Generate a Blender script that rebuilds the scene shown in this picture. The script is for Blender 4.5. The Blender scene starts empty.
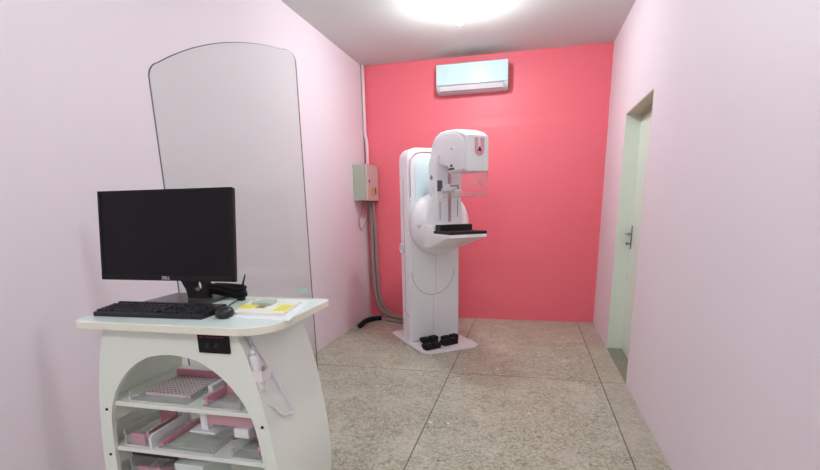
import bpy, bmesh, math, random
from mathutils import Vector, Matrix
random.seed(7)
PI = math.pi
SC = bpy.context.scene
COL = SC.collection

# ------------------------------------------------------------------ materials
def new_mat(name):
    m = bpy.data.materials.new(name); m.use_nodes = True
    return m, m.node_tree.nodes, m.node_tree.links, m.node_tree.nodes['Principled BSDF']

def mat(name, col, rough=.5, metal=0., spec=.5, bump=0., bscale=60., vary=0., vscale=3., coat=0.):
    m, N, L, b = new_mat(name)
    b.inputs['Base Color'].default_value = (*col, 1)
    b.inputs['Roughness'].default_value = rough
    b.inputs['Metallic'].default_value = metal
    b.inputs['Specular IOR Level'].default_value = spec
    b.inputs['Coat Weight'].default_value = coat
    tc = N.new('ShaderNodeTexCoord')
    if vary:
        n = N.new('ShaderNodeTexNoise'); n.inputs['Scale'].default_value = vscale; n.inputs['Detail'].default_value = 4
        r = N.new('ShaderNodeMapRange'); r.inputs[3].default_value = 1 - vary; r.inputs[4].default_value = 1 + vary
        mx = N.new('ShaderNodeMix'); mx.data_type = 'RGBA'; mx.blend_type = 'MULTIPLY'; mx.inputs[0].default_value = 1
        mx.inputs[6].default_value = (*col, 1)
        L.new(tc.outputs['Object'], n.inputs['Vector']); L.new(n.outputs['Fac'], r.inputs[0])
        L.new(r.outputs[0], mx.inputs[7]); L.new(mx.outputs[2], b.inputs['Base Color'])
    if bump:
        n2 = N.new('ShaderNodeTexNoise'); n2.inputs['Scale'].default_value = bscale; n2.inputs['Detail'].default_value = 5
        bp = N.new('ShaderNodeBump'); bp.inputs['Strength'].default_value = bump; bp.inputs['Distance'].default_value = .004
        L.new(tc.outputs['Object'], n2.inputs['Vector']); L.new(n2.outputs['Fac'], bp.inputs['Height'])
        L.new(bp.outputs[0], b.inputs['Normal'])
    return m

def srgb(r, g, b):
    f = lambda c: (c / 255 / 12.92) if c / 255 <= .04045 else ((c / 255 + .055) / 1.055) ** 2.4
    return (f(r), f(g), f(b))

def clear_mat(name, tint, body=.06, bodycol=(.9, .9, .9), rough=.02, ior=1.45):
    m = bpy.data.materials.new(name); m.use_nodes = True
    N, L = m.node_tree.nodes, m.node_tree.links
    N.remove(N['Principled BSDF'])
    out = N['Material Output']
    t = N.new('ShaderNodeBsdfTransparent'); t.inputs[0].default_value = (*tint, 1)
    d = N.new('ShaderNodeBsdfDiffuse'); d.inputs[0].default_value = (*bodycol, 1)
    g = N.new('ShaderNodeBsdfGlossy'); g.inputs['Roughness'].default_value = rough
    fr = N.new('ShaderNodeFresnel')
    ge = N.new('ShaderNodeNewGeometry'); mr = N.new('ShaderNodeMapRange')
    mr.inputs[3].default_value = ior; mr.inputs[4].default_value = 1 / ior      # same reflectance on the way out
    L.new(ge.outputs['Backfacing'], mr.inputs[0]); L.new(mr.outputs[0], fr.inputs[0])
    m1 = N.new('ShaderNodeMixShader'); m1.inputs[0].default_value = body
    m2 = N.new('ShaderNodeMixShader')
    L.new(t.outputs[0], m1.inputs[1]); L.new(d.outputs[0], m1.inputs[2])
    L.new(fr.outputs[0], m2.inputs[0]); L.new(m1.outputs[0], m2.inputs[1]); L.new(g.outputs[0], m2.inputs[2])
    L.new(m2.outputs[0], out.inputs[0])
    return m

def emit_mat(name, col, s):
    m = bpy.data.materials.new(name); m.use_nodes = True
    N, L = m.node_tree.nodes, m.node_tree.links
    N.remove(N['Principled BSDF'])
    e = N.new('ShaderNodeEmission'); e.inputs[0].default_value = (*col, 1); e.inputs[1].default_value = s
    L.new(e.outputs[0], N['Material Output'].inputs[0])
    return m

PINK_WALL = mat('pale_pink_paint', srgb(238, 226, 234), .62, spec=.25, bump=.08, bscale=35, vary=.012, vscale=1.2)
RED_WALL = mat('coral_pink_paint', srgb(246, 116, 130), .45, spec=.4, bump=.12, bscale=28, vary=.03, vscale=1.6)
CEIL = mat('ceiling_paint', srgb(216, 219, 217), .8, spec=.2, bump=.1, bscale=25)
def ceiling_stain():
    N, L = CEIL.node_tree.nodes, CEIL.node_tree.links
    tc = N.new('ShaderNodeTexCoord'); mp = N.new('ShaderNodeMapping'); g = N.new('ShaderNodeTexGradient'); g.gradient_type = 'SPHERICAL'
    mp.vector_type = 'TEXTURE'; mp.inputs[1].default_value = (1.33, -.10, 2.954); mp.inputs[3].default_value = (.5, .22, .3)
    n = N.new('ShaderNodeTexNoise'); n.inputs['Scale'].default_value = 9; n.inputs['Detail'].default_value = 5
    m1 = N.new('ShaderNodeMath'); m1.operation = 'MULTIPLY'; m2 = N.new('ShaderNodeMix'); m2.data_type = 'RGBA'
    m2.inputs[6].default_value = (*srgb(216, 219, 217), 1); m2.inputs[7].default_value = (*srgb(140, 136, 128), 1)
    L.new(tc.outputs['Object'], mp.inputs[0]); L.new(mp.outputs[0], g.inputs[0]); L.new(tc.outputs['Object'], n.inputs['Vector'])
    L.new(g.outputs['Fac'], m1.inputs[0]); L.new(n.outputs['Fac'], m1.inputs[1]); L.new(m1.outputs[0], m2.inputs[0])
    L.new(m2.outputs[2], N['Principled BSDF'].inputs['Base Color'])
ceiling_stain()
LINT = mat('grey_beige_lintel', srgb(205, 194, 176), .6)
JAMB = mat('pale_green_paint', srgb(232, 238, 226), .4, spec=.4, vary=.01)
DOORP = mat('green_white_door_paint', srgb(226, 236, 224), .35, spec=.4)
LAMINATE = mat('white_laminate', srgb(242, 247, 237), .32, spec=.45)
TABLETOP = mat('glossy_white_tabletop', srgb(226, 240, 234), .18, spec=.5)
EDGE = mat('cream_edge_band', srgb(246, 243, 224), .4)
WHITE = mat('white_enamel', srgb(243, 241, 244), .3, spec=.5)
WHITE2 = mat('satin_white_plastic', srgb(239, 238, 241), .4)
CYAN_W = mat('icy_white_cover', srgb(222, 238, 243), .25)
AC_W = mat('air_conditioner_white', srgb(206, 232, 234), .2)
SEAM = mat('grey_seam', srgb(150, 140, 148), .6)
PINK_TRIM = mat('pink_trim', srgb(226, 130, 150), .4)
PINK_PAD = mat('pink_plastic', srgb(232, 160, 177), .35)
DKRED = mat('dark_red_mark', srgb(120, 30, 40), .5)
BLACK = mat('black_plastic', (.012, .012, .013), .38, spec=.4)
BLACK_M = mat('matt_black', (.008, .008, .009), .6, spec=.25)
RUBBER = mat('black_rubber', (.014, .014, .015), .7, spec=.2)
SCREEN = mat('dark_screen', (.006, .004, .005), .3, spec=.2)
CARBON = mat('carbon_black_surface', (.012, .009, .009), .45, spec=.3)
KEYM = mat('black_keycap', (.02, .02, .022), .5, spec=.4)
BASEM = mat('dark_grey_base', (.06, .058, .06), .32, spec=.5)
LOGO = mat('pale_print', srgb(215, 215, 215), .5)
GREYM = mat('grey_metal', srgb(150, 152, 150), .35, metal=.6)
CHROME = mat('dull_chrome', srgb(150, 152, 152), .28, metal=.9)
BOXGREY = mat('grey_green_enamel', srgb(178, 184, 168), .4)
BOXDOOR = mat('beige_grey_enamel', srgb(205, 188, 182), .35)
GOLD = mat('yellow_sticker', srgb(205, 170, 90), .5)
CONDW = mat('painted_pvc', srgb(238, 216, 222), .5)
CONDG = mat('grey_conduit', srgb(158, 140, 136), .5, vary=.06, vscale=30)
PAPER = mat('white_paper', srgb(236, 240, 242), .7)
BOOKP = mat('cream_page', srgb(240, 238, 225), .55)
YELLOW = mat('yellow_print', srgb(236, 226, 70), .55)
BROWNP = mat('brown_print', srgb(150, 120, 95), .6)
GREENP = mat('grey_green_packet', srgb(185, 205, 188), .3)
CLEARA = clear_mat('clear_acrylic', (.96, .97, .97), .07, (.9, .9, .9))
AEDGE = clear_mat('acrylic_edge', (.95, .97, .97), .6, (.95, .95, .95))
CLEARP = clear_mat('pinkish_clear_acrylic', (.975, .945, .95), .05, (.98, .85, .88))
GLASS = clear_mat('leaded_glass', (.925, .95, .93), .035, (.75, .8, .8), .01, 1.38)
GLASSEDGE = mat('glass_edge', srgb(92, 96, 98), .2)
GTAG = mat('green_glass_clip', srgb(178, 198, 188), .3)
BULBS = [emit_mat('led_bulb_light', (.925, .99, 1), k) for k in (540, 350, 640)]

def perforated():
    m, N, L, b = new_mat('perforated_white')
    tc = N.new('ShaderNodeTexCoord')
    v = N.new('ShaderNodeTexVoronoi'); v.inputs['Scale'].default_value = 62; v.inputs['Randomness'].default_value = .0
    r = N.new('ShaderNodeMath'); r.operation = 'LESS_THAN'; r.inputs[1].default_value = .27
    mx = N.new('ShaderNodeMix'); mx.data_type = 'RGBA'
    mx.inputs[6].default_value = (*srgb(222, 205, 208), 1); mx.inputs[7].default_value = (*srgb(110, 70, 78), 1)
    L.new(tc.outputs['Object'], v.inputs['Vector']); L.new(v.outputs['Distance'], r.inputs[0])
    L.new(r.outputs[0], mx.inputs[0]); L.new(mx.outputs[2], b.inputs['Base Color'])
    return m
PERF = perforated()

def floor_mat():
    m, N, L, b = new_mat('speckled_granilite')
    tc = N.new('ShaderNodeTexCoord')
    def noise(s, d=4, r=.55):
        n = N.new('ShaderNodeTexNoise'); n.inputs['Scale'].default_value = s; n.inputs['Detail'].default_value = d
        n.inputs['Roughness'].default_value = r
        L.new(tc.outputs['Object'], n.inputs['Vector']); return n.outputs['Fac']
    def ramp(x, p):
        r = N.new('ShaderNodeValToRGB'); e = r.color_ramp.elements
        e[0].position, e[0].color = p[0][0], (*p[0][1], 1); e[1].position, e[1].color = p[-1][0], (*p[-1][1], 1)
        for q in p[1:-1]:
            k = e.new(q[0]); k.color = (*q[1], 1)
        L.new(x, r.inputs[0]); return r.outputs[0]
    def mix(f, a, c, mode='MIX'):
        mx = N.new('ShaderNodeMix'); mx.data_type = 'RGBA'; mx.blend_type = mode
        for s, i in ((f, 0), (a, 6), (c, 7)):
            if hasattr(s, 'links'): L.new(s, mx.inputs[i])
            else: mx.inputs[i].default_value = s if i == 0 else (*s, 1)
        return mx.outputs[2]
    def mth(op, a, c=None):
        n = N.new('ShaderNodeMath'); n.operation = op
        for s, i in ((a, 0), (c, 1)):
            if s is None: continue
            if hasattr(s, 'links'): L.new(s, n.inputs[i])
            else: n.inputs[i].default_value = s
        return n.outputs[0]
    sp = N.new('ShaderNodeSeparateXYZ'); L.new(tc.outputs['Object'], sp.inputs[0])
    base = ramp(noise(1.3, 6, .6), [(.3, srgb(172, 170, 148)), (.55, srgb(189, 187, 166)), (.75, srgb(198, 197, 176))])
    # granite chips
    v = N.new('ShaderNodeTexVoronoi'); v.inputs['Scale'].default_value = 95
    L.new(tc.outputs['Object'], v.inputs['Vector'])
    vs = N.new('ShaderNodeSeparateColor'); L.new(v.outputs['Color'], vs.inputs[0])
    chips = ramp(vs.outputs[0], [(0., srgb(74, 72, 62)), (.28, srgb(142, 140, 122)), (.6, srgb(185, 184, 162)), (1., srgb(230, 230, 214))])
    c = mix(.55, base, chips)
    v2 = N.new('ShaderNodeTexVoronoi'); v2.inputs['Scale'].default_value = 42
    L.new(tc.outputs['Object'], v2.inputs['Vector'])
    vs2 = N.new('ShaderNodeSeparateColor'); L.new(v2.outputs['Color'], vs2.inputs[0])
    chips2 = ramp(vs2.outputs[0], [(0., srgb(100, 98, 84)), (.35, srgb(176, 175, 152)), (1., srgb(197, 196, 174))])
    c = mix(.3, c, chips2)
    # dusty pale smears and dark scuffs
    sm = ramp(noise(3.2, 7, .7), [(.48, (0, 0, 0)), (.62, (.4, .4, .4)), (.78, (.65, .65, .65))])
    c = mix(sm, c, srgb(216, 212, 198))
    sc = ramp(noise(6.5, 6, .75), [(.28, (.35, .35, .35)), (.42, (0, 0, 0)), (1., (0, 0, 0))])
    c = mix(sc, c, srgb(112, 106, 92))
    # plaster drips (white spots)
    v3 = N.new('ShaderNodeTexVoronoi'); v3.inputs['Scale'].default_value = 7
    L.new(tc.outputs['Object'], v3.inputs['Vector'])
    n3 = noise(24, 3)
    dd = mth('ADD', v3.outputs['Distance'], mth('MULTIPLY', mth('SUBTRACT', n3, .5), .16))
    vs3 = N.new('ShaderNodeSeparateColor'); L.new(v3.outputs['Color'], vs3.inputs[0])
    spot = mth('MULTIPLY', mth('LESS_THAN', dd, .085), mth('LESS_THAN', vs3.outputs[1], .4))
    c = mix(spot, c, srgb(240, 236, 228))
    # border strip along right and back walls
    bord = mth('MAXIMUM', mth('GREATER_THAN', sp.outputs[0], 2.556), mth('GREATER_THAN', sp.outputs[1], -.30))
    c = mix(mth('MULTIPLY', bord, .35), c, srgb(186, 176, 162))
    # dividing joints
    jj = None
    for s, vals in ((sp.outputs[0], (1.364, 2.556)), (sp.outputs[1], (-2.0, -3.7, -5.4, -7.1))):
        for q in vals:
            t = mth('LESS_THAN', mth('ABSOLUTE', mth('SUBTRACT', s, q)), .0042)
            jj = t if jj is None else mth('MAXIMUM', jj, t)
    c = mix(mth('MULTIPLY', jj, .8), c, srgb(70, 62, 56))
    L.new(c, b.inputs['Base Color'])
    b.inputs['Roughness'].default_value = .42; b.inputs['Specular IOR Level'].default_value = .35
    rr = N.new('ShaderNodeMapRange'); L.new(noise(2.5, 5), rr.inputs[0]); rr.inputs[3].default_value = .3; rr.inputs[4].default_value = .6
    L.new(rr.outputs[0], b.inputs['Roughness'])
    return m
FLOOR = floor_mat()

# ------------------------------------------------------------------ mesh helpers
def BM(): return bmesh.new()

def box(bm, x0, x1, y0, y1, z0, z1, bev=0., seg=2, M=None, mi=0):
    r = bmesh.ops.create_cube(bm, size=1)
    vs = r['verts']
    for v in vs:
        v.co = Vector((x0 + (v.co.x + .5) * (x1 - x0), y0 + (v.co.y + .5) * (y1 - y0), z0 + (v.co.z + .5) * (z1 - z0)))
    fs = list({f for v in vs for f in v.link_faces})
    for f in fs: f.material_index = mi
    if bev:
        es = list({e for v in vs for e in v.link_edges})
        rr = bmesh.ops.bevel(bm, geom=es, offset=bev, segments=seg, profile=.5, affect='EDGES', clamp_overlap=True)
        vs = list({v for f in rr['faces'] for v in f.verts} | {v for v in vs if v.is_valid})
    if M is not None: bmesh.ops.transform(bm, matrix=M, verts=[v for v in vs if v.is_valid])
    return vs

def prism(bm, pts, h0, h1, axis='z', bev=0., seg=2, mi=0):
    """extrude a closed 2D outline between h0 and h1 along an axis.
    z: pts=(x,y); y: pts=(x,z); x: pts=(y,z)"""
    def P(p, h):
        return {'z': (p[0], p[1], h), 'y': (p[0], h, p[1]), 'x': (h, p[0], p[1])}[axis]
    a = [bm.verts.new(P(p, h0)) for p in pts]; b = [bm.verts.new(P(p, h1)) for p in pts]
    n = len(pts); fs = [bm.faces.new(a), bm.faces.new(b)]
    for i in range(n):
        fs.append(bm.faces.new((a[i], a[(i + 1) % n], b[(i + 1) % n], b[i])))
    for f in fs: f.material_index = mi
    bmesh.ops.recalc_face_normals(bm, faces=fs)
    if bev:
        es = [e for e in set(fs[0].edges) | set(fs[1].edges)]
        bmesh.ops.bevel(bm, geom=es, offset=bev, segments=seg, profile=.5, affect='EDGES', clamp_overlap=True)
    return a + b

def tube(bm, pts, r, n=8, samples=0, mi=0, closed=False):
    P = [Vector(p) for p in pts]
    if samples:
        Q = []
        m = len(P)
        for i in range(m - 1):
            p0 = P[max(i - 1, 0)]; p1 = P[i]; p2 = P[i + 1]; p3 = P[min(i + 2, m - 1)]
            for k in range(samples):
                t = k / samples
                Q.append(.5 * ((2 * p1) + (p2 - p0) * t + (2 * p0 - 5 * p1 + 4 * p2 - p3) * t * t + (3 * p1 - p0 - 3 * p2 + p3) * t ** 3))
        Q.append(P[-1]); P = Q
    rings = []; N = len(P)
    up = Vector((0, 0, 1))
    prev = None
    for i in range(N):
        if closed: d = (P[(i + 1) % N] - P[i - 1]).normalized()
        else: d = (P[min(i + 1, N - 1)] - P[max(i - 1, 0)]).normalized()
        if prev is None:
            a = up if abs(d.dot(up)) < .9 else Vector((1, 0, 0))
            u = (a - d * a.dot(d)).normalized()
        else:
            u = (prev - d * prev.dot(d)).normalized()
        prev = u; w = d.cross(u)
        rr = r(i / (N - 1)) if callable(r) else r
        rings.append([bm.verts.new(P[i] + rr * (math.cos(2 * PI * k / n) * u + math.sin(2 * PI * k / n) * w)) for k in range(n)])
    fs = []
    for i in range(N if closed else N - 1):
        A, B = rings[i], rings[(i + 1) % N]
        for k in range(n): fs.append(bm.faces.new((A[k], A[(k + 1) % n], B[(k + 1) % n], B[k])))
    if not closed: fs += [bm.faces.new(rings[0]), bm.faces.new(rings[-1])]
    for f in fs: f.smooth = True; f.material_index = mi
    bmesh.ops.recalc_face_normals(bm, faces=fs)

def lathe(bm, prof, n=32, M=None):
    """prof: (r, h) list about local z"""
    rings = []; vs = []
    for r, h in prof:
        if r < 1e-6: ring = [bm.verts.new((0, 0, h))]
        else: ring = [bm.verts.new((r * math.cos(2 * PI * k / n), r * math.sin(2 * PI * k / n), h)) for k in range(n)]
        rings.append(ring); vs += ring
    fs = []
    for A, B in zip(rings, rings[1:]):
        for k in range(n):
            q = [A[k % len(A)], A[(k + 1) % len(A)], B[(k + 1) % len(B)], B[k % len(B)]]
            q = list(dict.fromkeys(q))
            if len(q) > 2: fs.append(bm.faces.new(q))
    if len(rings[0]) > 1: fs.append(bm.faces.new(rings[0]))
    if len(rings[-1]) > 1: fs.append(bm.faces.new(rings[-1]))
    for f in fs: f.smooth = True
    bmesh.ops.recalc_face_normals(bm, faces=fs)
    if M is not None: bmesh.ops.transform(bm, matrix=M, verts=vs)

def obj(name, bm, m, parent=None, smooth=None, bevel=None):
    me = bpy.data.meshes.new(name); bm.to_mesh(me); bm.free()
    for k in (m if isinstance(m, (list, tuple)) else [m]): me.materials.append(k)
    o = bpy.data.objects.new(name, me); COL.objects.link(o)
    if parent is not None: o.parent = parent
    if smooth is not None:
        for p in me.polygons: p.use_smooth = True
        me.set_sharp_from_angle(angle=math.radians(smooth))
    if bevel:
        md = o.modifiers.new('b', 'BEVEL'); md.width = bevel; md.segments = 2; md.limit_method = 'ANGLE'; md.angle_limit = math.radians(40)
    return o

def thing(name, label, cat, loc=(0, 0, 0), rotz=0, group=None):
    o = bpy.data.objects.new(name, None); COL.objects.link(o); o.empty_display_size = .05
    o.location = loc; o.rotation_euler = (0, 0, rotz)
    o['label'] = label; o['category'] = cat
    if group: o['group'] = group
    return o

def tag(o, label, cat, group=None):
    o['label'] = label; o['category'] = cat
    if group: o['group'] = group
    return o

def struct(name, bm, m, parent=None, **k):
    o = obj(name, bm, m, parent, **k)
    if parent is None: o['kind'] = 'structure'
    return o

def rrect(x0, x1, y0, y1, r, n=6):
    rs = r if isinstance(r, (list, tuple)) else [r] * 4   # order: (x0,y0),(x1,y0),(x1,y1),(x0,y1)
    out = []
    for (cx, cy, a0), q in zip(((x0, y0, PI), (x1, y0, 1.5 * PI), (x1, y1, 0), (x0, y1, .5 * PI)), rs):
        sx = 1 if cx == x0 else -1; sy = 1 if cy == y0 else -1
        for k in range(n + 1):
            a = a0 + k / n * PI / 2
            out.append((cx + sx * q + q * math.cos(a), cy + sy * q + q * math.sin(a)))
            if q == 0: break
    return out

def text_mesh(name, body, size, M, m, parent, depth=.0004):
    cu = bpy.data.curves.new(name, 'FONT'); cu.body = body; cu.size = size; cu.extrude = depth
    cu.align_x = 'CENTER'; cu.align_y = 'CENTER'
    t = bpy.data.objects.new(name, cu); COL.objects.link(t)
    dg = bpy.context.evaluated_depsgraph_get()
    me = bpy.data.meshes.new_from_object(t.evaluated_get(dg))
    bpy.data.objects.remove(t)
    me.transform(M); me.materials.clear(); me.materials.append(m)
    o = bpy.data.objects.new(name, me); COL.objects.link(o); o.parent = parent
    return o

# ------------------------------------------------------------------ room
W, H, YB, YF = 2.734, 2.954, 0.0, -8.8
D0, D1, DH, REC = 1.036, 2.029, 2.10, .21
bm = BM(); box(bm, -.2, W + .5, YF - .2, .2, -.1, 0); struct('floor', bm, FLOOR)
bm = BM(); box(bm, -.2, W + .5, YF - .2, .2, H, H + .1); struct('ceiling', bm, CEIL)
bm = BM(); box(bm, -.2, 0, YF - .2, .2, 0, H); struct('wall_left', bm, PINK_WALL)
bm = BM(); box(bm, 0, W, YF - .2, YF, 0, H); struct('wall_front', bm, PINK_WALL)
# back wall: the lower part (old wainscot, plastered over) stands a little proud with a chamfered top
bm = BM(); prism(bm, [(.2, 0), (YB, 0), (YB, 2.21), (YB + .012, 2.30), (YB + .012, H), (.2, H)], -.0, W, 'x')
struct('wall_back', bm, RED_WALL)
bm = BM()
box(bm, W, W + .3, -D0, .2, 0, H); box(bm, W, W + .3, YF - .2, -D1, 0, H); box(bm, W, W + .3, -D1, -D0, DH, H)
struct('wall_right', bm, PINK_WALL)
# door in the right wall
d = bpy.data.objects.new('door_1', None); COL.objects.link(d); d.location = (W, -D0, 0); d['kind'] = 'structure'
d['label'] = 'pale green white door set back in the right wall'
dw = D1 - D0
def dl(bm): return bm
bm = BM(); box(bm, .125, .165, -dw + .012, -.012, .008, DH - .045, .002); leaf = obj('door_leaf', bm, DOORP, d)
bm = BM()
box(bm, -.001, .2, -.012, 0, 0, DH); box(bm, -.001, .2, -dw, -dw + .012, 0, DH); obj('door_jamb', bm, JAMB, d)
bm = BM(); box(bm, 0, .2, -dw, 0, DH - .012, DH); obj('door_lintel', bm, LINT, d)
bm = BM(); box(bm, .12, .2, -dw + .012, -.012, DH - .045, DH - .012); obj('door_header', bm, LINT, d)
bm = BM(); box(bm, 0, .3, -dw, 0, 0, .004); obj('door_threshold', bm, mat('dark_threshold', srgb(140, 140, 122), .5, vary=.1, vscale=9), d)
bm = BM(); box(bm, .118, .126, -.062, -.034, .95, 1.16, .003); obj('handle_plate', bm, CHROME, leaf)
bm = BM()
tube(bm, [(.12, -.048, 1.085), (.075, -.048, 1.085)], .008); tube(bm, [(.078, -.042, 1.085), (.076, -.11, 1.085), (.078, -.16, 1.08)], .008, samples=4)
obj('door_handle', bm, CHROME, leaf)
bm = BM(); tube(bm, [(.12, -.048, 1.0), (.09, -.048, 1.0)], .007); box(bm, .08, .092, -.058, -.038, .985, 1.015, .003); obj('door_key', bm, CHROME, leaf)

t = thing('light_switch', 'small white light switch plate on the right wall before the door', 'light switch', (W, -.665, 1.127))
bm = BM(); box(bm, -.008, 0, -.038, .038, -.058, .058, .003); obj('switch_plate', bm, mat('switch_white', srgb(238, 222, 230), .4), t)
bm = BM(); box(bm, -.012, -.007, -.012, .012, -.022, .022, .002); obj('switch_rocker', bm, WHITE2, t)

# ceiling lamps
def lamp(x, y, label, bulb):
    t = thing('ceiling_lamp', label, 'lamp', (x, y, H))
    bm = BM(); lathe(bm, [(0, 0), (.06, 0), (.06, -.010), (.034, -.018), (.03, -.045), (0, -.045)], 24); obj('lamp_socket', bm, WHITE2, t)
    bm = BM(); lathe(bm, [(0, -.04), (.02, -.045), (.03, -.062), (.042, -.085), (.047, -.097), (0, -.097)], 28); obj('bulb_base', bm, WHITE2, t)
    bm = BM(); lathe(bm, [(0, -.095), (.0485, -.097), (.051, -.115), (.047, -.142), (.036, -.162), (.018, -.174), (0, -.177)], 28)
    obj('light_bulb', bm, bulb, t)
lamp(1.36, -1.47, 'glowing bare bulb lamp on the ceiling above the white imaging machine', BULBS[0])
lamp(1.58, -4.27, 'glowing bare bulb lamp on the ceiling above the console, out of view', BULBS[1])
lamp(1.36, -7.25, 'added unseen bulb lamp on the ceiling behind the viewer, lighting the cart front', BULBS[2])  # added lamp behind the camera, brightens the cart front from that side

# conduits in the left back corner
bm = BM(); tube(bm, [(.026, -.03, 2.954), (.026, -.03, 2.29), (.030, -.036, 2.2), (.045, -.036, 2.1), (.045, -.04, 1.84)], .019, 10, 3)
tag(obj('white_conduit', bm, CONDW), 'pale painted conduit pipe running from the ceiling down to the grey metal box', 'pipe')

t = thing('electrical_box', 'grey metal electrical box on the wall in the back left corner', 'electrical box', (0, -.445, 1.44))
bm = BM(); box(bm, .002, .145, 0, .40, 0, .395, .004); obj('box_body', bm, BOXGREY, t)
bm = BM(); box(bm, .149, .172, -.003, .403, -.003, .398, .004); dd = obj('box_door', bm, BOXDOOR, t)
bm = BM(); box(bm, .172, .178, .05, .075, .19, .23, .002); obj('latch', bm, BLACK, dd)
bm = BM(); box(bm, .172, .1735, .13, .26, .055, .14); st = obj('sticker', bm, GOLD, dd)
bm = BM(); box(bm, .1735, .1742, .265, .31, .07, .15); obj('warning_mark', bm, DKRED, dd)
bm = BM(); tube(bm, [(.045, .2, .395), (.045, .2, .415)], .012); obj('cable_gland', bm, BLACK, t)

def pipe(name, pts, r, m, label, cat, n=10, s=8, group=None):
    bm = BM(); tube(bm, pts, r, n, s); return tag(obj(name, bm, m), label, cat, group)
pipe('flexible_conduit', [(.085, -.17, 1.438), (.08, -.10, 1.3), (.068, -.05, 1.0), (.066, -.045, .6), (.085, -.05, .3), (.15, -.09, .12), (.28, -.17, .05), (.5, -.30, .035), (.72, -.42, .05)], .024, CONDG,
     'thick grey flexible conduit dropping from the metal box along the corner', 'conduit')
pipe('flexible_conduit', [(.12, -.14, 1.438), (.115, -.08, 1.25), (.112, -.032, .95), (.112, -.028, .55), (.135, -.03, .28), (.21, -.055, .1), (.36, -.12, .03), (.58, -.22, .03), (.78, -.33, .05)], .02, CONDG,
     'second grey conduit curving beside the thick one, nearer the coral wall', 'conduit')
pipe('flexible_conduit', [(.30, -.32, .022), (.42, -.37, .022), (.56, -.45, .022), (.72, -.53, .05)], .02, CONDG,
     'short low grey hose on the floor before the curving conduits', 'conduit')
bm = BM()
tube(bm, [(.10, -.72, .03), (.095, -.60, .035), (.10, -.47, .036), (.14, -.36, .034), (.22, -.28, .03)], lambda t: .026 + .004 * math.sin(t * 2 * PI * 22), 10, 40)
tag(obj('corrugated_hose', bm, BLACK_M), 'short black corrugated hose lying on the floor in the left corner', 'hose')
pipe('thin_cable', [(.07, -.33, 1.438), (.045, -.32, 1.34), (.02, -.35, 1.2), (.018, -.29, 1.1), (.03, -.2, 1.16), (.06, -.12, 1.28)], .005, CONDG,
     'thin loose cable loop hanging under the grey metal box', 'cable', 6)

# air conditioner on the back wall
t = thing('air_conditioner', 'white split air conditioner mounted high on the coral back wall', 'air conditioner', (1.303, 0, 2.565), 0)
aw = .383
bm = BM()
prism(bm, [(0, .0), (0, .272), (-.17, .272), (-.195, .265), (-.198, .09), (-.188, .045), (-.155, .012), (-.09, 0)], -aw, aw, 'x', .006, 2)
obj('casing', bm, AC_W, t, 40)
bm = BM(); prism(bm, [(-.196, .062), (-.204, .068), (-.2035, .266), (-.19, .274), (-.17, .274), (-.17, .268), (-.188, .26)], -aw + .004, aw - .004, 'x', .002); obj('front_panel', bm, AC_W, t, 40)
bm = BM(); prism(bm, [(-.196, .056), (-.201, .052), (-.168, .012), (-.160, .016)], -aw + .035, aw - .045, 'x', .001); obj('air_louver', bm, WHITE2, t)
bm = BM()
box(bm, -aw + .04, aw - .05, -.166, -.15, .004, .010); box(bm, -aw + .03, aw - .04, -.2, -.19, .058, .0615)
obj('outlet_slot', bm, SEAM, t)
bm = BM(); box(bm, aw - .042, aw - .039, -.2, -.18, .03, .07); obj('louver_joint', bm, SEAM, t)
bm = BM(); box(bm, aw - .085, aw - .075, -.206, -.2, .16, .17); obj('indicator_light', bm, WHITE, t)

# ------------------------------------------------------------------ mammography machine
AZ = math.atan2(.602, .798)
OX, OY = 1.064, -1.068
mm = thing('mammography_machine', 'tall white mammography machine standing before the coral back wall', 'medical machine', (OX, OY, 0), AZ)
# local frame: x = a (to the viewer's right), y = -b (b = towards the patient), z up
def bx(bm, a0, a1, b0, b1, z0, z1, bev=0., seg=2): return box(bm, a0, a1, -b1, -b0, z0, z1, bev, seg)
bm = BM(); prism(bm, rrect(-.32, .30, -.41, .50, .09), 0, .02, 'z', .004); obj('base_plate', bm, WHITE2, mm)
# column: upright slab with rounded top corners
bm = BM(); prism(bm, rrect(-.286, .272, .02, 1.895, [0, 0, .10, .10], 8), 0.004, .2, 'y', .012, 3); col = obj('column', bm, WHITE, mm, 40)
bm = BM(); prism(bm, rrect(-.268, .256, .03, 1.872, [0, 0, .12, .12], 8), -.012, .01, 'y', .006, 2); obj('front_cover', bm, WHITE2, col, 40)
bm = BM()
arc = [(-.262, 0, 1.45), (-.262, 0, 1.70)] + [(-.142 - .12 * math.cos(k / 8 * PI / 2), 0, 1.735 + .12 * math.sin(k / 8 * PI / 2)) for k in range(9)] + [(.1, 0, 1.855)]
tube(bm, [(x, -.0135, z) for x, y, z in arc], .0035, 6); obj('pink_trim_line', bm, PINK_TRIM, col)
bm = BM(); prism(bm, rrect(-.215, .2, 1.15, 1.80, [0, 0, .12, .12], 8), -.018, -.008, 'y', .003, 2); obj('inset_panel', bm, CYAN_W, col, 40)
bm = BM()
pts = [(-.03 + .232 * math.cos(PI + k / 24 * PI), -.0125, .73 + .235 * math.sin(PI + k / 24 * PI)) for k in range(25)]
tube(bm, pts, .0022, 6); tube(bm, [(.0, -.0125, .5), (.0, -.0125, .94)], .0012, 6); tube(bm, [(-.03, -.0125, .06), (-.03, -.0125, .49)], .0010, 6)
obj('cover_seam', bm, SEAM, col)
bm = BM(); tube(bm, [(-.287, .10, 1.62), (-.287, .10, .4), (-.287, .12, .33)], .0025, 6); tube(bm, [(-.287, .03, .28), (-.287, .12, .33), (-.287, .2, .33)], .0025, 6)
obj('side_pink_seam', bm, PINK_TRIM, col)
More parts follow.
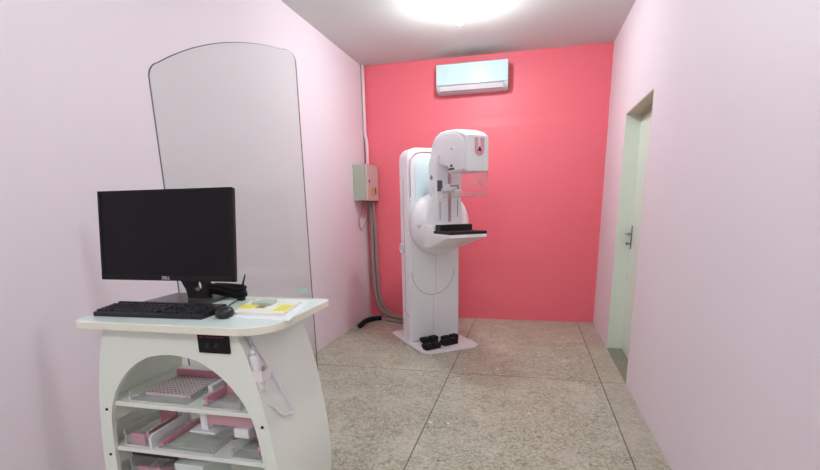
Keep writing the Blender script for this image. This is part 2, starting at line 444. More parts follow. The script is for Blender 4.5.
bm = BM(); pts = [(-.297, .150 + .034 * math.cos(k / 16 * 2 * PI), .96 + .045 * math.sin(k / 16 * 2 * PI)) for k in range(16)]
tube(bm, pts, .011, 8, closed=True); obj('side_handle', bm, WHITE, col)
# rotary drum behind the arm
Mx = Matrix.Translation((.0, 0, 1.20)) @ Matrix.Rotation(PI / 2, 4, 'X')   # local z -> -y
bm = BM(); lathe(bm, [(0, 0.005), (.27, .005), (.292, .03), (.296, .10), (.288, .155), (.262, .20), (.21, .228), (.12, .24), (0, .243)], 56, Mx)
drum = obj('gantry_drum', bm, WHITE, mm, 60)
for zz, ww in ((1.185, .0),):
    bm = BM(); lathe(bm, [(0, 0), (.02, 0), (.019, .004), (0, .005)], 20, Matrix.Translation((-.262, -.196, 1.19)) @ Matrix.Rotation(-.6, 4, 'Z') @ Matrix.Rotation(PI / 2, 4, 'X'))
    obj('pink_button', bm, mat('soft_pink_button', srgb(226, 208, 216), .4), drum)
# C-arm
bm = BM()
prism(bm, [(-.12, 1.04), (-.12, 1.72), (-.16, 1.80), (-.34, 1.80), (-.30, 1.72), (-.30, 1.02)], -.128, .128, 'x', .02, 4)
arm = obj('arm_column', bm, WHITE, mm, 45)
bm = BM()
hd = [(-.125, 1.56), (-.115, 1.76), (-.13, 1.85), (-.17, 1.915), (-.23, 1.962), (-.32, 1.985), (-.45, 1.985), (-.60, 1.972), (-.72, 1.94), (-.785, 1.905), (-.80, 1.85), (-.80, 1.632), (-.48, 1.627), (-.46, 1.69), (-.30, 1.715), (-.27, 1.66), (-.27, 1.56)]
prism(bm, hd, -.108, .104, 'x', .022, 4)
head = obj('tube_head', bm, WHITE2, mm, 45)
bm = BM(); prism(bm, [(a - .0, z) for a, z in [(-.16, 1.86), (-.22, 1.935), (-.32, 1.96), (-.45, 1.96), (-.60, 1.945), (-.70, 1.91), (-.76, 1.86), (-.76, 1.66), (-.50, 1.655), (-.47, 1.71), (-.31, 1.74), (-.20, 1.74)]], -.112, -.10, 'x', .004)
obj('side_cover', bm, WHITE, head, 45)
# pink U sign on the face of the head
bm = BM()
U = []
ro, ri = .042, .014
cx, zt, zb = .008, 1.885, 1.79
U += [(cx - ro, zt)] + [(cx + ro * math.cos(PI + k / 10 * PI), zb + ro * math.sin(PI + k / 10 * PI)) for k in range(11)] + [(cx + ro, zt), (cx + ri, zt)]
U += [(cx + ri * math.cos(-k / 8 * PI), zb + ri * math.sin(-k / 8 * PI)) for k in range(9)] + [(cx - ri, zt)]
prism(bm, U, -.806, -.796, 'y'); obj('pink_display_surround', bm, PINK_PAD, head)
bm = BM(); prism(bm, [(cx - .018, 1.785), (cx + .018, 1.785), (cx, 1.82)], -.809, -.80, 'y'); obj('triangle_mark', bm, DKRED, head)
bm = BM(); box(bm, -.114, -.108, -.60, -.50, 1.655, 1.672, .001); prism(bm, [(-.52, 1.68), (-.58, 1.68), (-.55, 1.705)], -.114, -.108, 'x'); obj('side_marking', bm, BLACK, head)
bm = BM(); box(bm, -.117, -.11, -.565, -.55, 1.815, 1.83, .002); obj('side_screw', bm, SEAM, head)
# details of the arm face
bm = BM(); bx(bm, -.122, -.072, .298, .304, 1.49, 1.585, .002); obj('dark_display', bm, mat('grey_display', srgb(82, 84, 92), .3), arm)
for a, z0, z1 in ((-.095, 1.24, 1.40), (.085, 1.26, 1.42)):
    bm = BM(); bx(bm, a - .0035, a + .0035, .298, .3015, z0, z1); obj('rail_slot', bm, SEAM, arm)
bm = BM(); bx(bm, -.012, .018, .298, .303, 1.22, 1.66); obj('centre_rail', bm, mat('mauve_rail', srgb(186, 150, 162), .5), arm)
for zz, rr in ((1.615, .022), (1.50, .026)):
    bm = BM(); lathe(bm, [(0, 0), (rr, 0), (rr, .008), (rr * .7, .014), (0, .015)], 18, Matrix.Translation((-.125, -.20, zz)) @ Matrix.Rotation(-PI / 2, 4, 'Y')); obj('adjust_knob', bm, GREYM if rr < .025 else WHITE2, arm)
# compression carriage and paddle
bm = BM()
bx(bm, -.06, .075, .30, .36, 1.48, 1.55, .006); bx(bm, -.085, -.03, .30, .40, 1.49, 1.515, .004); bx(bm, .0, .07, .35, .41, 1.475, 1.505, .004)
car = obj('compression_carriage', bm, WHITE2, mm)
bm = BM(); bx(bm, -.02, .06, .358, .366, 1.53, 1.545, .001); bx(bm, .05, .062, .36, .368, 1.50, 1.545, .001); obj('carriage_lever', bm, SEAM, car)
bm = BM()
bx(bm, -.12, .13, .40, .72, 1.430, 1.434); bx(bm, -.12, .13, .716, .72, 1.43, 1.475); bx(bm, -.12, -.116, .40, .72, 1.43, 1.475); bx(bm, .126, .13, .40, .72, 1.43, 1.475); bx(bm, -.12, .13, .40, .404, 1.43, 1.49)
obj('compression_plate', bm, CLEARP, car)
bm = BM(); bx(bm, -.115, .115, .765, .769, 1.49, 1.65); bx(bm, -.115, -.111, .52, .769, 1.52, 1.65); bx(bm, .111, .115, .52, .769, 1.52, 1.65); obj('face_shield', bm, CLEARP, head)
# breast support
bm = BM()
prism(bm, [(-.10, 1.195), (-.34, 1.195), (-.37, 1.18), (-.37, 1.122), (-.69, 1.122), (-.695, 1.095), (-.55, 1.062), (-.38, 1.01), (-.27, .985), (-.10, .985)], -.205, .165, 'x', .014, 3)
sup = obj('support_housing', bm, WHITE, mm, 45)
bm = BM(); bx(bm, -.195, .162, .35, .692, 1.121, 1.146, .003); obj('detector_plate', bm, CARBON, sup)
bm = BM(); bx(bm, -.178, .145, .37, .47, 1.118, 1.198, .003); obj('black_bucky', bm, CARBON, sup)
bm = BM(); lathe(bm, [(0, 0), (.024, 0), (.028, .015), (.022, .03), (0, .032)], 18, Matrix.Translation((.15, -.36, 1.165)) @ Matrix.Rotation(PI / 2, 4, 'Y')); obj('side_release', bm, WHITE, sup)

# foot pedals on the base plate
def world(a, b, z):
    ca, sa = math.cos(AZ), math.sin(AZ)
    return (OX + a * ca + b * sa, OY + a * sa - b * ca, z)
def pedal(a, b, label, rot):
    t = thing('foot_pedal', label, 'foot pedal', world(a, b, .02), AZ + rot, 'foot pedals on the machine base')
    bm = BM(); box(bm, -.085, .085, -.035, .035, 0, .024, .006); obj('pedal_body', bm, RUBBER, t)
    for x in (-.052, .052):
        bm = BM(); box(bm, x - .044, x + .044, -.03, .045, .016, .058, .014, 3); obj('pedal_pad', bm, RUBBER, t)
pedal(-.115, .085, 'double black foot pedal close to the column on the left of the base plate', .15)
pedal(-.19, .30, 'double black foot pedal nearest the front edge of the base plate', .12)
pedal(.10, .125, 'double black foot pedal at the right end of the base plate', .2)
pedal(.03, .245, 'double black foot pedal in the middle, before the right-hand one', .2)

# ------------------------------------------------------------------ console cart
XC, YF0, YB0, ZT = .858, -4.503, -4.105, 1.03
hwp = [(.12, .315), (.2, .335), (.3, .348), (.4, .353), (.45, .3525), (.54, .346), (.61, .338), (.68, .329), (.77, .315), (.85, .297), (.92, .277), (.987, .252), (1.006, .244)]
def hw(z):
    for (z0, h0), (z1, h1) in zip(hwp, hwp[1:]):
        if z <= z1: return h0 + (h1 - h0) * (z - z0) / (z1 - z0)
    return hwp[-1][1]
cart = thing('console_cart', 'white laminate console cart with arched front, shelves and desk top', 'cart', (XC, (YF0 + YB0) / 2, 0))
cx0, cy0 = XC, (YF0 + YB0) / 2
def C(bm):   # meshes below are written in world coordinates, then shifted under the empty
    bmesh.ops.translate(bm, verts=bm.verts, vec=(-cx0, -cy0, 0)); return bm
# front panel with arch opening
arch = [(.0, .915), (.05, .911), (.096, .900), (.14, .878), (.18, .848), (.215, .812), (.246, .768), (.268, .722), (.281, .675), (.289, .62), (.295, .55), (.300, .45), (.296, .3), (.285, .18)]
def panel(y0, y1):
    bm = BM()
    zs = [z for z, _ in hwp]
    outer = [(h, z) for z, h in hwp[::-1]]      # top to bottom
    K = 40
    def along(pl, t):
        ds = [0]
        for p, q in zip(pl, pl[1:]): ds.append(ds[-1] + math.hypot(q[0] - p[0], q[1] - p[1]))
        s = t * ds[-1]
        for i in range(len(pl) - 1):
            if s <= ds[i + 1] + 1e-9:
                f = (s - ds[i]) / (ds[i + 1] - ds[i]); return (pl[i][0] + f * (pl[i + 1][0] - pl[i][0]), pl[i][1] + f * (pl[i + 1][1] - pl[i][1]))
        return pl[-1]
    pout = [(0, 1.006)] + outer + [(.26, .12)]
    pin = arch + [(.26, .16)]
    for sx in (-1, 1):
        A = []
        for y in (y0, y1):
            A.append(([bm.verts.new((XC + sx * p[0], y, p[1])) for p in (along(pout, k / K) for k in range(K + 1))],
                      [bm.verts.new((XC + sx * p[0], y, p[1])) for p in (along(pin, k / K) for k in range(K + 1))]))
        (o0, i0), (o1, i1) = A
        for k in range(K):
            bm.faces.new((o0[k], o0[k + 1], i0[k + 1], i0[k])); bm.faces.new((o1[k], o1[k + 1], i1[k + 1], i1[k]))
            bm.faces.new((o0[k], o0[k + 1], o1[k + 1], o1[k])); bm.faces.new((i0[k], i0[k + 1], i1[k + 1], i1[k]))
        bm.faces.new((o0[K], i0[K], i1[K], o1[K]))
    bmesh.ops.remove_doubles(bm, verts=bm.verts, dist=1e-5)
    bmesh.ops.recalc_face_normals(bm, faces=bm.faces)
    return bm
fp = obj('front_panel', C(panel(YF0, YF0 + .016)), LAMINATE, cart)
for sx in (-1, 1):
    bm = BM()
    pl = [(XC + sx * hw(z), z) for z in [.12 + k / 40 * .886 for k in range(41)]]
    pi = [(XC + sx * (hw(z) - .014), z) for z in [.12 + k / 40 * .886 for k in range(41)]][::-1]
    prism(bm, pl + pi, YF0 + .016, YB0, 'y')
    obj('side_panel', C(bm), LAMINATE, cart, 30)
# desk top
bm = BM(); prism(bm, rrect(.537, 1.246, -4.563, -4.093, [.05, .115, .03, .03], 10), 1.006, ZT, 'z', .002)
for f in bm.faces:
    f.material_index = 1 if abs(f.normal.z) < .7 else 0
obj('desk_top', C(bm), [TABLETOP, EDGE], cart)
# shelves with cleats
for zt in (.727, .553, .378, .16):
    bm = BM(); h = hw(zt) - .016
    prism(bm, rrect(XC - h + .002, XC + h - .002, YF0 + .012 if zt > .2 else YF0 + .018, YB0, 0), zt - .016, zt, 'z', .0015)
    sh = obj('shelf', C(bm), LAMINATE, cart)
    for sx in (-1, 1):
        if zt < .5: continue
        bm = BM(); hh = hw(zt - .05) - .015
        x1 = XC + sx * hh; x0 = x1 - sx * .03
        box(bm, min(x0, x1), max(x0, x1), YF0 + .02, YB0 - .005, zt - .075, zt - .016, .001)
        obj('shelf_cleat', C(bm), LAMINATE, sh)
for x, z in ((-.282, .70), (-.302, .525), (.292, .69), (.315, .52)):
    bm = BM(); lathe(bm, [(0, 0), (.0055, 0), (.0045, .003), (0, .0035)], 12, Matrix.Translation((XC + x + (-.014 if x < 0 else .014), YF0, z)) @ Matrix.Rotation(PI / 2, 4, 'X')); obj('screw', C(bm), BLACK, fp)
# control box under the desk top
bm = BM(); box(bm, .974, 1.082, -4.513, -4.500, .932, .994, .002); cb = obj('control_box', C(bm), BLACK_M, cart)
for x in (1.012, 1.042):
    bm = BM(); lathe(bm, [(0, 0), (.009, 0), (.008, .004), (0, .005)], 16, Matrix.Translation((x, -4.512, .957)) @ Matrix.Rotation(PI / 2, 4, 'X')); obj('socket', C(bm), BLACK, cb)
bm = BM()
box(bm, .984, .996, -4.5138, -4.512, .980, .988)
for k in range(9): box(bm, 1.003 + k * .0075, 1.003 + k * .0075 + .005, -4.5138, -4.512, .982, .9865)
obj('red_marking', C(bm), mat('dim_red_print', srgb(120, 45, 45), .6), cb)
# cable strip on the side panel, and the clip for the hand switch
def sidept(y, z, off=0.): return (XC + hw(z) + off, y, z)
bm = BM()
P = [(-4.456, .99), (-4.432, .90), (-4.392, .79), (-4.346, .68)]
vs = []
for (y, z) in P:
    vs.append([bm.verts.new(sidept(y + dy, z, o)) for dy, o in ((-.009, -.001), (-.007, .010), (.007, .010), (.009, -.001))])
for A, B in zip(vs, vs[1:]):
    for k in range(3): bm.faces.new((A[k], A[k + 1], B[k + 1], B[k]))
bm.faces.new(vs[0]); bm.faces.new(vs[-1]); bmesh.ops.recalc_face_normals(bm, faces=bm.faces)
obj('cable_strip', C(bm), WHITE, cart)
bm = BM()
x = XC + hw(.86)
box(bm, x - .006, x + .004, -4.500, -4.455, .842, .880, .002); box(bm, x - .004, x + .030, -4.5025, -4.499, .842, .880, .001); box(bm, x - .004, x + .030, -4.456, -4.4525, .842, .880, .001); box(bm, x + .027, x + .0305, -4.5025, -4.4525, .846, .876, .001)
obj('switch_clip', C(bm), mat('pinkish_white_plastic', srgb(246, 238, 236), .4), cart)
# casters
for sx in (-1, 1):
    for y in (YF0 + .06, YB0 - .06):
        bm = BM(); lathe(bm, [(0, -.012), (.03, -.012), (.034, -.006), (.034, .006), (.03, .012), (0, .012)], 20, Matrix.Translation((XC + sx * .25, y, .034)) @ Matrix.Rotation(PI / 2, 4, 'Y'))
        cst = obj('caster', C(bm), RUBBER, cart)
        bm = BM(); box(bm, XC + sx * .25 - .02, XC + sx * .25 + .02, y - .02, y + .02, .066, .145, .004); obj('caster_fork', C(bm), GREYM, cst)

# hand switch in its clip
t = thing('hand_switch', 'white exposure hand switch with cord clipped to the cart side', 'hand switch', (XC + hw(.86) + .013, -4.4775, .80))
bm = BM(); lathe(bm, [(0, 0), (.007, 0), (.010, .02), (.0125, .04), (.0125, .085), (.0145, .098), (.014, .122), (.011, .13), (0, .13)], 18, Matrix.Rotation(-.10, 4, 'Y') @ Matrix.Rotation(.12, 4, 'X')); sw = obj('switch_body', bm, WHITE, t)
bm = BM(); lathe(bm, [(0, .128), (.008, .128), (.008, .142), (.005, .148), (0, .148)], 14, Matrix.Rotation(-.10, 4, 'Y') @ Matrix.Rotation(.12, 4, 'X')); obj('push_button', bm, WHITE2, t)
ox, oy, oz = t.location
bm = BM(); pts = [(0, 0, .002), (.0, .004, -.03)]
for y, z in ((-4.455, .74), (-4.42, .70), (-4.375, .682), (-4.348, .684)): pts.append((XC + hw(z) + .006 - ox, y - oy, z - oz))
tube(bm, pts, .0035, 6, 6); obj('cord', bm, WHITE2, t)
bm = BM()
pts = []
for k in range(97):
    f = k / 96; z = .985 - f * .06; y = -4.470 + f * .01
    pts.append((XC + hw(z) + .009 + .005 * math.cos(f * 2 * PI * 8) - ox, y + .006 * math.sin(f * 2 * PI * 8) - oy, z - oz))
tube(bm, pts, .002, 5); obj('coiled_cord', bm, WHITE2, t)

# radiation shield glass behind the cart
bm = BM()
g0, g1 = .568, 1.166
out = [(g0, .12), (g1, .12)]
zl, apex, r = 1.868, 1.936, .045
def arcz(x):
    return apex - (apex - 1.893) * ((x - (g0 + g1) / 2) / (.26)) ** 2
x1 = g1 - r
out += [(g1, arcz(x1) - r)] + [(x1 + r * math.cos(k / 6 * PI / 2), arcz(x1) - r + r * math.sin(k / 6 * PI / 2)) for k in range(1, 6)]
for k in range(17): x = x1 + (g0 + r - x1) * k / 16; out.append((x, arcz(x)))
out += [(g0 + r - r * math.sin(k / 6 * PI / 2), arcz(g0 + r) - r + r * math.cos(k / 6 * PI / 2)) for k in range(1, 7)]
prism(bm, out, -4.0885, -4.0805, 'y')
for f in bm.faces: f.material_index = 0 if abs(f.normal.y) > .9 else 1
t = thing('glass_shield', 'tall clear glass radiation shield with arched top behind the console cart', 'glass screen', ((g0 + g1) / 2, -4.0845, .12))
def G(bm): bmesh.ops.translate(bm, verts=bm.verts, vec=(-(g0 + g1) / 2, 4.0845, -.12)); return bm
obj('glass_pane', G(bm), [GLASS, GLASSEDGE], t)
bm = BM(); box(bm, 1.114, 1.152, -4.0905, -4.0885, 1.050, 1.069, .0005); obj('green_corner_tag', G(bm), GTAG, t)
for sx in (.64, 1.10):
    bm = BM(); box(bm, sx - .025, sx + .025, -4.1045, -4.0788, .125, .16, .002); obj('glass_bracket', G(bm), GREYM, t)

# ------------------------------------------------------------------ on the desk
# monitor
MX, MY = .714, -4.272
t = thing('monitor', 'black computer monitor with thin bezel on the console desk', 'monitor', (MX, MY, ZT))
tilt = Matrix.Translation((0, -.018, .2515)) @ Matrix.Rotation(math.radians(-8), 4, 'X')
def T(bm): bmesh.ops.transform(bm, matrix=tilt, verts=bm.verts); return bm
mw, mh = .277, .159
bm = BM(); box(bm, -mw, mw, 0, .018, -mh, mh, .003); box(bm, -mw + .06, mw - .06, .018, .035, -mh + .05, mh - .05, .012); hs = obj('housing', T(bm), BLACK, t)
bm = BM()
for a in ((-mw, mw, mh - .011, mh), (-mw, mw, -mh, -mh + .019), (-mw, -mw + .011, -mh, mh), (mw - .011, mw, -mh, mh)): box(bm, a[0], a[1], -.0035, .002, a[2], a[3], .001)
obj('bezel', T(bm), BLACK_M, t)
bm = BM(); box(bm, -mw + .01, mw - .01, -.001, .001, -mh + .018, mh - .010); obj('screen', T(bm), SCREEN, t)
text_mesh('logo', 'DELL', .0155, tilt @ Matrix.Translation((0.003, -.0038, -mh + .0095)) @ Matrix.Rotation(PI / 2, 4, 'X'), LOGO, t)
bm = BM(); box(bm, -.142, .122, -.062, .175, 0, .010, .004); obj('stand_base', bm, BASEM, t)
# neck plate with an oval cable hole
bm = BM()
outl = [(-.012, .008), (.074, .008), (.076, .14), (-.05, .14), (-.036, .075), (-.018, .04)]
hole = [(.022 + .016 * math.cos(2 * PI * k / 24), .048 + .018 * math.sin(2 * PI * k / 24)) for k in range(24)]
def ray_out(c, a):
    best = None
    d = (math.cos(a), math.sin(a))
    for i in range(len(outl)):
        p, q = outl[i], outl[(i + 1) % len(outl)]
        e = (q[0] - p[0], q[1] - p[1]); den = d[0] * e[1] - d[1] * e[0]
        if abs(den) < 1e-12: continue
        w = (p[0] - c[0], p[1] - c[1]); tt = (w[0] * e[1] - w[1] * e[0]) / den; s = (w[0] * d[1] - w[1] * d[0]) / den
        if tt > 0 and -1e-9 <= s <= 1 + 1e-9 and (best is None or tt < best): best = tt
    return (c[0] + best * d[0], c[1] + best * d[1])
c = (.036, .058)
angs = sorted({round(2 * PI * k / 24, 5) for k in range(24)} | {round(math.atan2(p[1] - c[1], p[0] - c[0]) % (2 * PI), 5) for p in outl})
ho, hi = [], []
for y in (.075, .105):
    ho.append([bm.verts.new((*ray_out(c, a)[:1], y, ray_out(c, a)[1])) for a in angs])
    hi.append([bm.verts.new((c[0] + .017 * math.cos(a), y, c[1] + .020 * math.sin(a))) for a in angs])
n = len(angs)
for k in range(n):
    j = (k + 1) % n
    for s in (0, 1): bm.faces.new((ho[s][k], ho[s][j], hi[s][j], hi[s][k]))
    bm.faces.new((ho[0][k], ho[0][j], ho[1][j], ho[1][k])); bm.faces.new((hi[0][k], hi[0][j], hi[1][j], hi[1][k]))
bmesh.ops.recalc_face_normals(bm, faces=bm.faces)
box(bm, -.03, .055, .03, .085, .14, .30, .004)
obj('stand_neck', bm, BLACK, t)

# black cable bundle behind the stand
t = thing('cable_bundle', 'bundle of black cables behind the monitor stand on the desk', 'cable', (.853, -4.16, ZT))
bm = BM()
for k in range(10):
    a, b2 = random.uniform(-.012, .012), random.uniform(.010, .040)
    tube(bm, [(-.075, -.01 + a, b2 + .018), (-.04, a, b2 + .014), (.0, .004 + a, b2 + .006), (.045, a, b2), (.062, .01 + a, b2 + .004), (.045, .03 + a, b2 + .008), (-.04, .035 + a, b2 + .012), (-.07, .02 + a, b2 + .015)], .0075, 7, 5)
obj('cable_loops', bm, BLACK_M, t)
bm = BM(); tube(bm, [(.050, -.005, .012), (.062, -.012, .035), (.076, -.014, .066), (.090, -.012, .100)], .0022, 6, 5); tube(bm, [(.066, -.005, .006), (.07, -.012, .035), (.08, -.014, .065), (.089, -.012, .095)], .0016, 6, 5); obj('loose_cable_end', bm, BLACK_M, t)
bm = BM(); box(bm, .048, .074, -.02, .0, .0, .014, .003); obj('plug', bm, BLACK_M, t)

# keyboard
t = thing('keyboard', 'black full-size keyboard at the front of the console desk', 'keyboard', (.768, -4.418, ZT), math.radians(1.5))
kw, kd = .205, .067
bm = BM(); prism(bm, [(-kd, 0), (-kd, .012), (-kd + .006, .015), (kd - .01, .026), (kd, .024), (kd, 0)], -kw, kw, 'x', .002); obj('keyboard_body', bm, BLACK, t)
bm = BM()
def key(x, y, w, dpt=.0135):
    s = .015 + (y + kd) / (2 * kd) * .011
    vs = box(bm, x, x + w, y, y + dpt, s - .002, s + .0065)
    top = [v for v in vs if v.co.z > s]
    cxm, cym = x + w / 2, y + dpt / 2
    for v in top: v.co.x = cxm + (v.co.x - cxm) * .82; v.co.y = cym + (v.co.y - cym) * .82
u = .0165
for r in range(6):
    y = -kd + .008 + r * .0165 + (.009 if r == 5 else 0)
    x = -kw + .008
    row = [[1.3, 1.2, 1.2, 5.6, 1.2, 1.2, 1.2, 1.3], [2.2] + [1] * 10 + [2.6], [1.8] + [1] * 11 + [2.1], [1.5] + [1] * 12 + [1.5], [1] * 13 + [2], [1] * 15][r]
    for w in row: key(x, y, w * u - .003); x += w * u
    x = -kw + .008 + 15.15 * u + .006
    if r in (0,) or r >= 3:
        for k in range(3): key(x + k * u, y, u - .003)
    if r == 1: key(x + u, y, u - .003)
    x += 3 * u + .006
    if r < 5:
        for k in range(4): key(x + k * u, y, u - .003)
obj('keycaps', bm, KEYM, t)

# mouse
t = thing('mouse', 'black computer mouse beside the keyboard on the desk', 'mouse', (1.017, -4.420, ZT), math.radians(28))
bm = BM()
bmesh.ops.create_uvsphere(bm, u_segments=24, v_segments=14, radius=1)
for v in bm.verts:
    x, y, z = v.co
    v.co = .86 * Vector((.033 * math.copysign(abs(x) ** .8, x) * (1 - .1 * y), .06 * math.copysign(abs(y) ** .85, y), max(0, .015 + .023 * z * (1 - .25 * y) + .0 if z > -.6 else 0)))
for f in bm.faces: f.smooth = True
obj('mouse_shell', bm, BLACK, t, 60)
bm = BM(); lathe(bm, [(0, -.003), (.008, -.003), (.009, 0), (.008, .003), (0, .003)], 16, Matrix.Translation((0, .026, .0258)) @ Matrix.Rotation(PI / 2, 4, 'Y')); obj('scroll_wheel', bm, RUBBER, t)
bm = BM(); tube(bm, [(0, .048, .008), (.0, .08, .006), (-.005, .14, .005), (-.0, .19, .005), (.015, .24, .006)], .0022, 6, 6); obj('mouse_cable', bm, BLACK_M, t)

# papers
def sheet(name, pts, z0, z1, m, label, cat):
    cx = sum(p[0] for p in pts) / len(pts); cy = sum(p[1] for p in pts) / len(pts)
    bm = BM(); prism(bm, [(p[0] - cx, p[1] - cy) for p in pts], 0, z1 - z0, 'z')
    o = obj(name, bm, m); o.location = (cx, cy, z0); return tag(o, label, cat)
sheet('paper_sheet', [(1.035, -4.447), (1.262, -4.452), (1.185, -4.135), (.965, -4.135)], ZT, ZT + .0025, PAPER, 'large white paper sheet under the booklet at the desk corner', 'paper')
bk = thing('booklet', 'open cream booklet with yellow print lying on the white paper', 'booklet', (1.09, -4.30, ZT + .0025), 0)
def B(bm): bmesh.ops.translate(bm, verts=bm.verts, vec=(-1.09, 4.30, 0)); return bm
bm = BM(); prism(bm, [(1.035, -4.405), (1.212, -4.395), (1.178, -4.205), (.985, -4.22)], 0, .008, 'z', .001); obj('pages', B(bm), BOOKP, bk)
bm = BM()
prism(bm, [(1.015, -4.35), (1.065, -4.345), (1.06, -4.28), (1.005, -4.285)], .008, .0086, 'z'); obj('yellow_print', B(bm), YELLOW, bk)
bm = BM(); prism(bm, [(1.155, -4.37), (1.20, -4.365), (1.185, -4.27), (1.145, -4.275)], .008, .0086, 'z')
obj('yellow_print', B(bm), YELLOW, bk)
bm = BM(); prism(bm, [(1.07, -4.33), (1.105, -4.335), (1.095, -4.275), (1.065, -4.28)], .008, .0086, 'z'); obj('brown_picture', B(bm), BROWNP, bk)
sheet('small_packet', [(1.035, -4.29), (1.112, -4.297), (1.095, -4.225), (1.03, -4.22)], ZT + .0107, ZT + .020, GREENP, 'small grey green packet lying on top of the booklet', 'packet')

# ------------------------------------------------------------------ spare compression paddles on the shelves
def paddle(label, x0, x1, y0, y1, z, h, pink='back', perf=False, arm=None, rot=0., clear=CLEARA):
    cx, cy = (x0 + x1) / 2, (y0 + y1) / 2
    t = thing('compression_paddle', label, 'compression paddle', (cx, cy, z), rot, 'spare compression paddles on the cart shelves')
    w, dp = (x1 - x0) / 2, (y1 - y0) / 2; k = .003
    bm = BM()
    box(bm, -w, w, -dp, dp, 0, k)
    box(bm, -w, w, -dp, -dp + k, k, h * .75); box(bm, -w, -w + k, -dp + k, dp, k, h); box(bm, w - k, w, -dp + k, dp, k, h); box(bm, -w, w, dp - k, dp, k, h)
    for f in bm.faces:
        if min(e.calc_length() for e in f.edges) < .0035: f.material_index = 1
    obj('clear_tray', bm, [clear, AEDGE], t)
    rims = {'back': (-w + .012, w - .012, dp - .016, dp - .004, k, h * 1.15), 'left': (-w + k, -w + k + .010, -dp + .012, dp - .02, k, h * .95),
            'right': (w - k - .010, w - k, -dp + .012, dp - .02, k, h * .95), 'front': (-w + .02, w - .02, -dp + .006, -dp + .02, k, h * .72)}
    for side in pink.split():
        bm = BM(); box(bm, *rims[side], .002); obj('pink_rim', bm, PINK_PAD, t)
    if perf:
        bm = BM(); box(bm, -w + .02, w - .02, -dp + .05, dp - .02, k, k + .012); obj('perforated_plate', bm, PERF, t)
    if arm:
        ax, aw2, ay0, ay1, az0, az1 = arm
        bm = BM(); box(bm, ax - aw2, ax + aw2, ay0, ay1, az0, az1, .002); box(bm, ax - aw2 * 2, ax + aw2 * 2, ay1 - .015, ay1, az0, az1 + .012, .002); obj('mount_arm', bm, WHITE2, t)
    return t
S1, S2, S3 = .727, .553, .378
paddle('perforated paddle with clear tray on the top shelf, left side', .635, .865, -4.475, -4.235, S1, .034, 'back', True, (.138, .010, -.02, .10, .0, .034))
paddle('small clear paddle with pink lip on the top shelf, right side', .93, 1.075, -4.478, -4.34, S1, .036, 'back left', False, (-.0, .03, .06, .13, .012, .055))
paddle('boxy clear paddle with pink rim on the middle shelf, far left', .585, .685, -4.475, -4.30, S2, .058, 'back right front')
paddle('wide shallow clear paddle in the middle of the middle shelf', .722, .945, -4.476, -4.23, S2, .022, 'left back', False, (-.03, .012, .125, .15, .0, .03))
paddle('small clear paddle with pink rim on the middle shelf, far right', 1.02, 1.125, -4.478, -4.34, S2, .046, 'back right')
paddle('dark filled clear paddle with pink rim on the lowest visible shelf', .585, .775, -4.47, -4.25, S3, .115, 'back front')
# white holder plates
t = thing('paddle_holder', 'upright white flange between the boxy and the wide clear paddles', 'paddle holder', (.703, -4.40, S2))
bm = BM(); prism(bm, [(-.085, 0), (-.085, .040), (-.07, .052), (.12, .052), (.12, 0)], -.005, .005, 'x', .001); obj('flange', bm, WHITE2, t)
bm = BM(); box(bm, -.012, .012, .09, .12, 0, .02, .002); obj('flange_foot', bm, WHITE2, t)
t = thing('paddle_holder', 'white T-shaped bracket hanging under the top shelf', 'paddle holder', (.905, -4.42, S1 - .016))
bm = BM(); box(bm, -.014, .014, -.03, .0, -.082, 0, .002); box(bm, -.05, .05, -.045, .02, -.088, -.080, .002); obj('hanging_bracket', bm, WHITE2, t)
t = thing('compression_paddle', 'pink-edged paddle hung beneath the top shelf, right half', 'compression paddle', (1.015, -4.41, S1 - .016), 0, 'spare compression paddles on the cart shelves')
bm = BM(); box(bm, -.085, .085, -.05, -.03, -.052, -.012, .003); obj('pink_rim', bm, PINK_PAD, t)
bm = BM(); box(bm, -.09, .09, -.055, .12, -.012, 0, .001); box(bm, -.09, .09, -.058, -.055, -.055, 0, .0005); obj('clear_tray', bm, CLEARA, t)
bm = BM(); box(bm, .02, .075, -.064, -.02, -.085, -.052, .003); obj('mount_arm', bm, WHITE2, t)
t = thing('paddle_clip', 'grey metal clip leaning on the pink paddle at the right of the middle shelf', 'clip', (1.03, -4.40, S2 + .046))
bm = BM(); box(bm, -.008, .008, -.05, .05, 0, .009, .002, M=Matrix.Rotation(-.5, 4, 'Z')); box(bm, -.002, .05, .03, .045, 0, .012, .002); obj('clip_bar', bm, GREYM, t)
t = thing('paddle_bracket', 'grey metal bracket behind the small paddle on the top shelf', 'bracket', (.93, -4.285, S1))
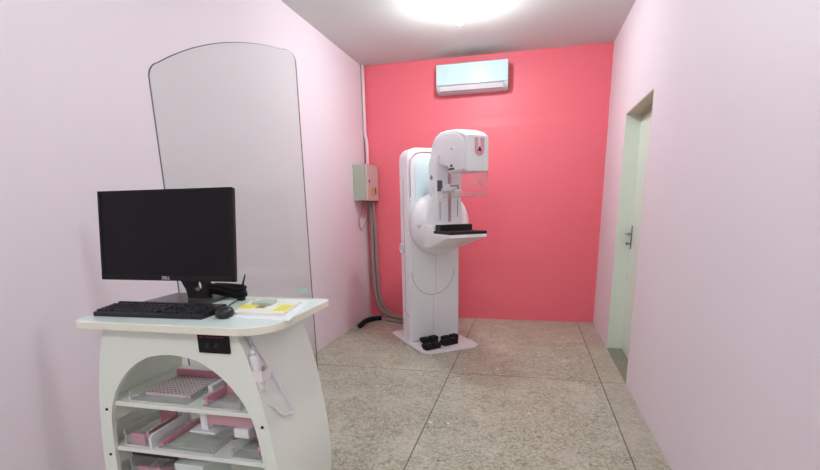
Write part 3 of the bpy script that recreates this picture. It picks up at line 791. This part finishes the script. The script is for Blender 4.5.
bm = BM(); box(bm, -.045, .05, -.02, .0, .0, .022, .003); box(bm, .03, .048, -.03, .01, .02, .07, .003); box(bm, -.03, .045, -.012, .0, .055, .072, .003, M=Matrix.Rotation(-.25, 4, 'Y')); obj('bracket_bar', bm, GREYM, t)
t = thing('dark_cassette', 'black cassette lying across the clear paddle under the middle shelf', 'cassette', (.70, -4.40, S3 + .1325))
bm = BM(); box(bm, -.10, .085, -.07, .1, 0, .014, .003); obj('cassette_body', bm, BLACK, t)
t = thing('white_box', 'plain white box on the lowest visible shelf', 'box', (.84, -4.41, S3))
bm = BM(); box(bm, -.055, .055, -.065, .09, 0, .105, .002); obj('box_body', bm, mat('pale_box', srgb(222, 232, 228), .5), t)
bm = BM(); box(bm, -.057, .057, -.067, .092, .1, .125, .002); obj('box_lid', bm, mat('pale_lid', srgb(226, 236, 232), .5), t)

# ------------------------------------------------------------------ world, camera
w = bpy.data.worlds.new('world'); SC.world = w; w.use_nodes = True
w.node_tree.nodes['Background'].inputs[0].default_value = (.8, .85, 1, 1); w.node_tree.nodes['Background'].inputs[1].default_value = .3

f, px, py, yaw, pitch, roll = 472.46, 410.739, 323.935, -.2455, .2439, -.0207
cyw, syw, cp, sp_ = math.cos(yaw), math.sin(yaw), math.cos(pitch), math.sin(pitch)
fwd = Vector((syw * cp, cyw * cp, -sp_)); r0 = Vector((cyw, -syw, 0)); u0 = r0.cross(fwd)
rt = math.cos(roll) * r0 + math.sin(roll) * u0; up = -math.sin(roll) * r0 + math.cos(roll) * u0
cam = bpy.data.cameras.new('camera'); co = bpy.data.objects.new('camera', cam); COL.objects.link(co)
R3 = Matrix((rt, up, -fwd)).transposed()
co.matrix_world = Matrix.Translation((1.9649, -5.7279, 1.3639)) @ R3.to_4x4()
cam.sensor_fit = 'HORIZONTAL'; cam.sensor_width = 36; cam.lens = f / 820 * 36
cam.shift_x = -(px - 410) / 820; cam.shift_y = (py - 235) / 820
cam.clip_start = .02
SC.camera = co
vs = SC.view_settings
vs.view_transform = 'Standard'; vs.look = 'None'; vs.exposure = 0; vs.gamma = 1; vs.use_curve_mapping = False
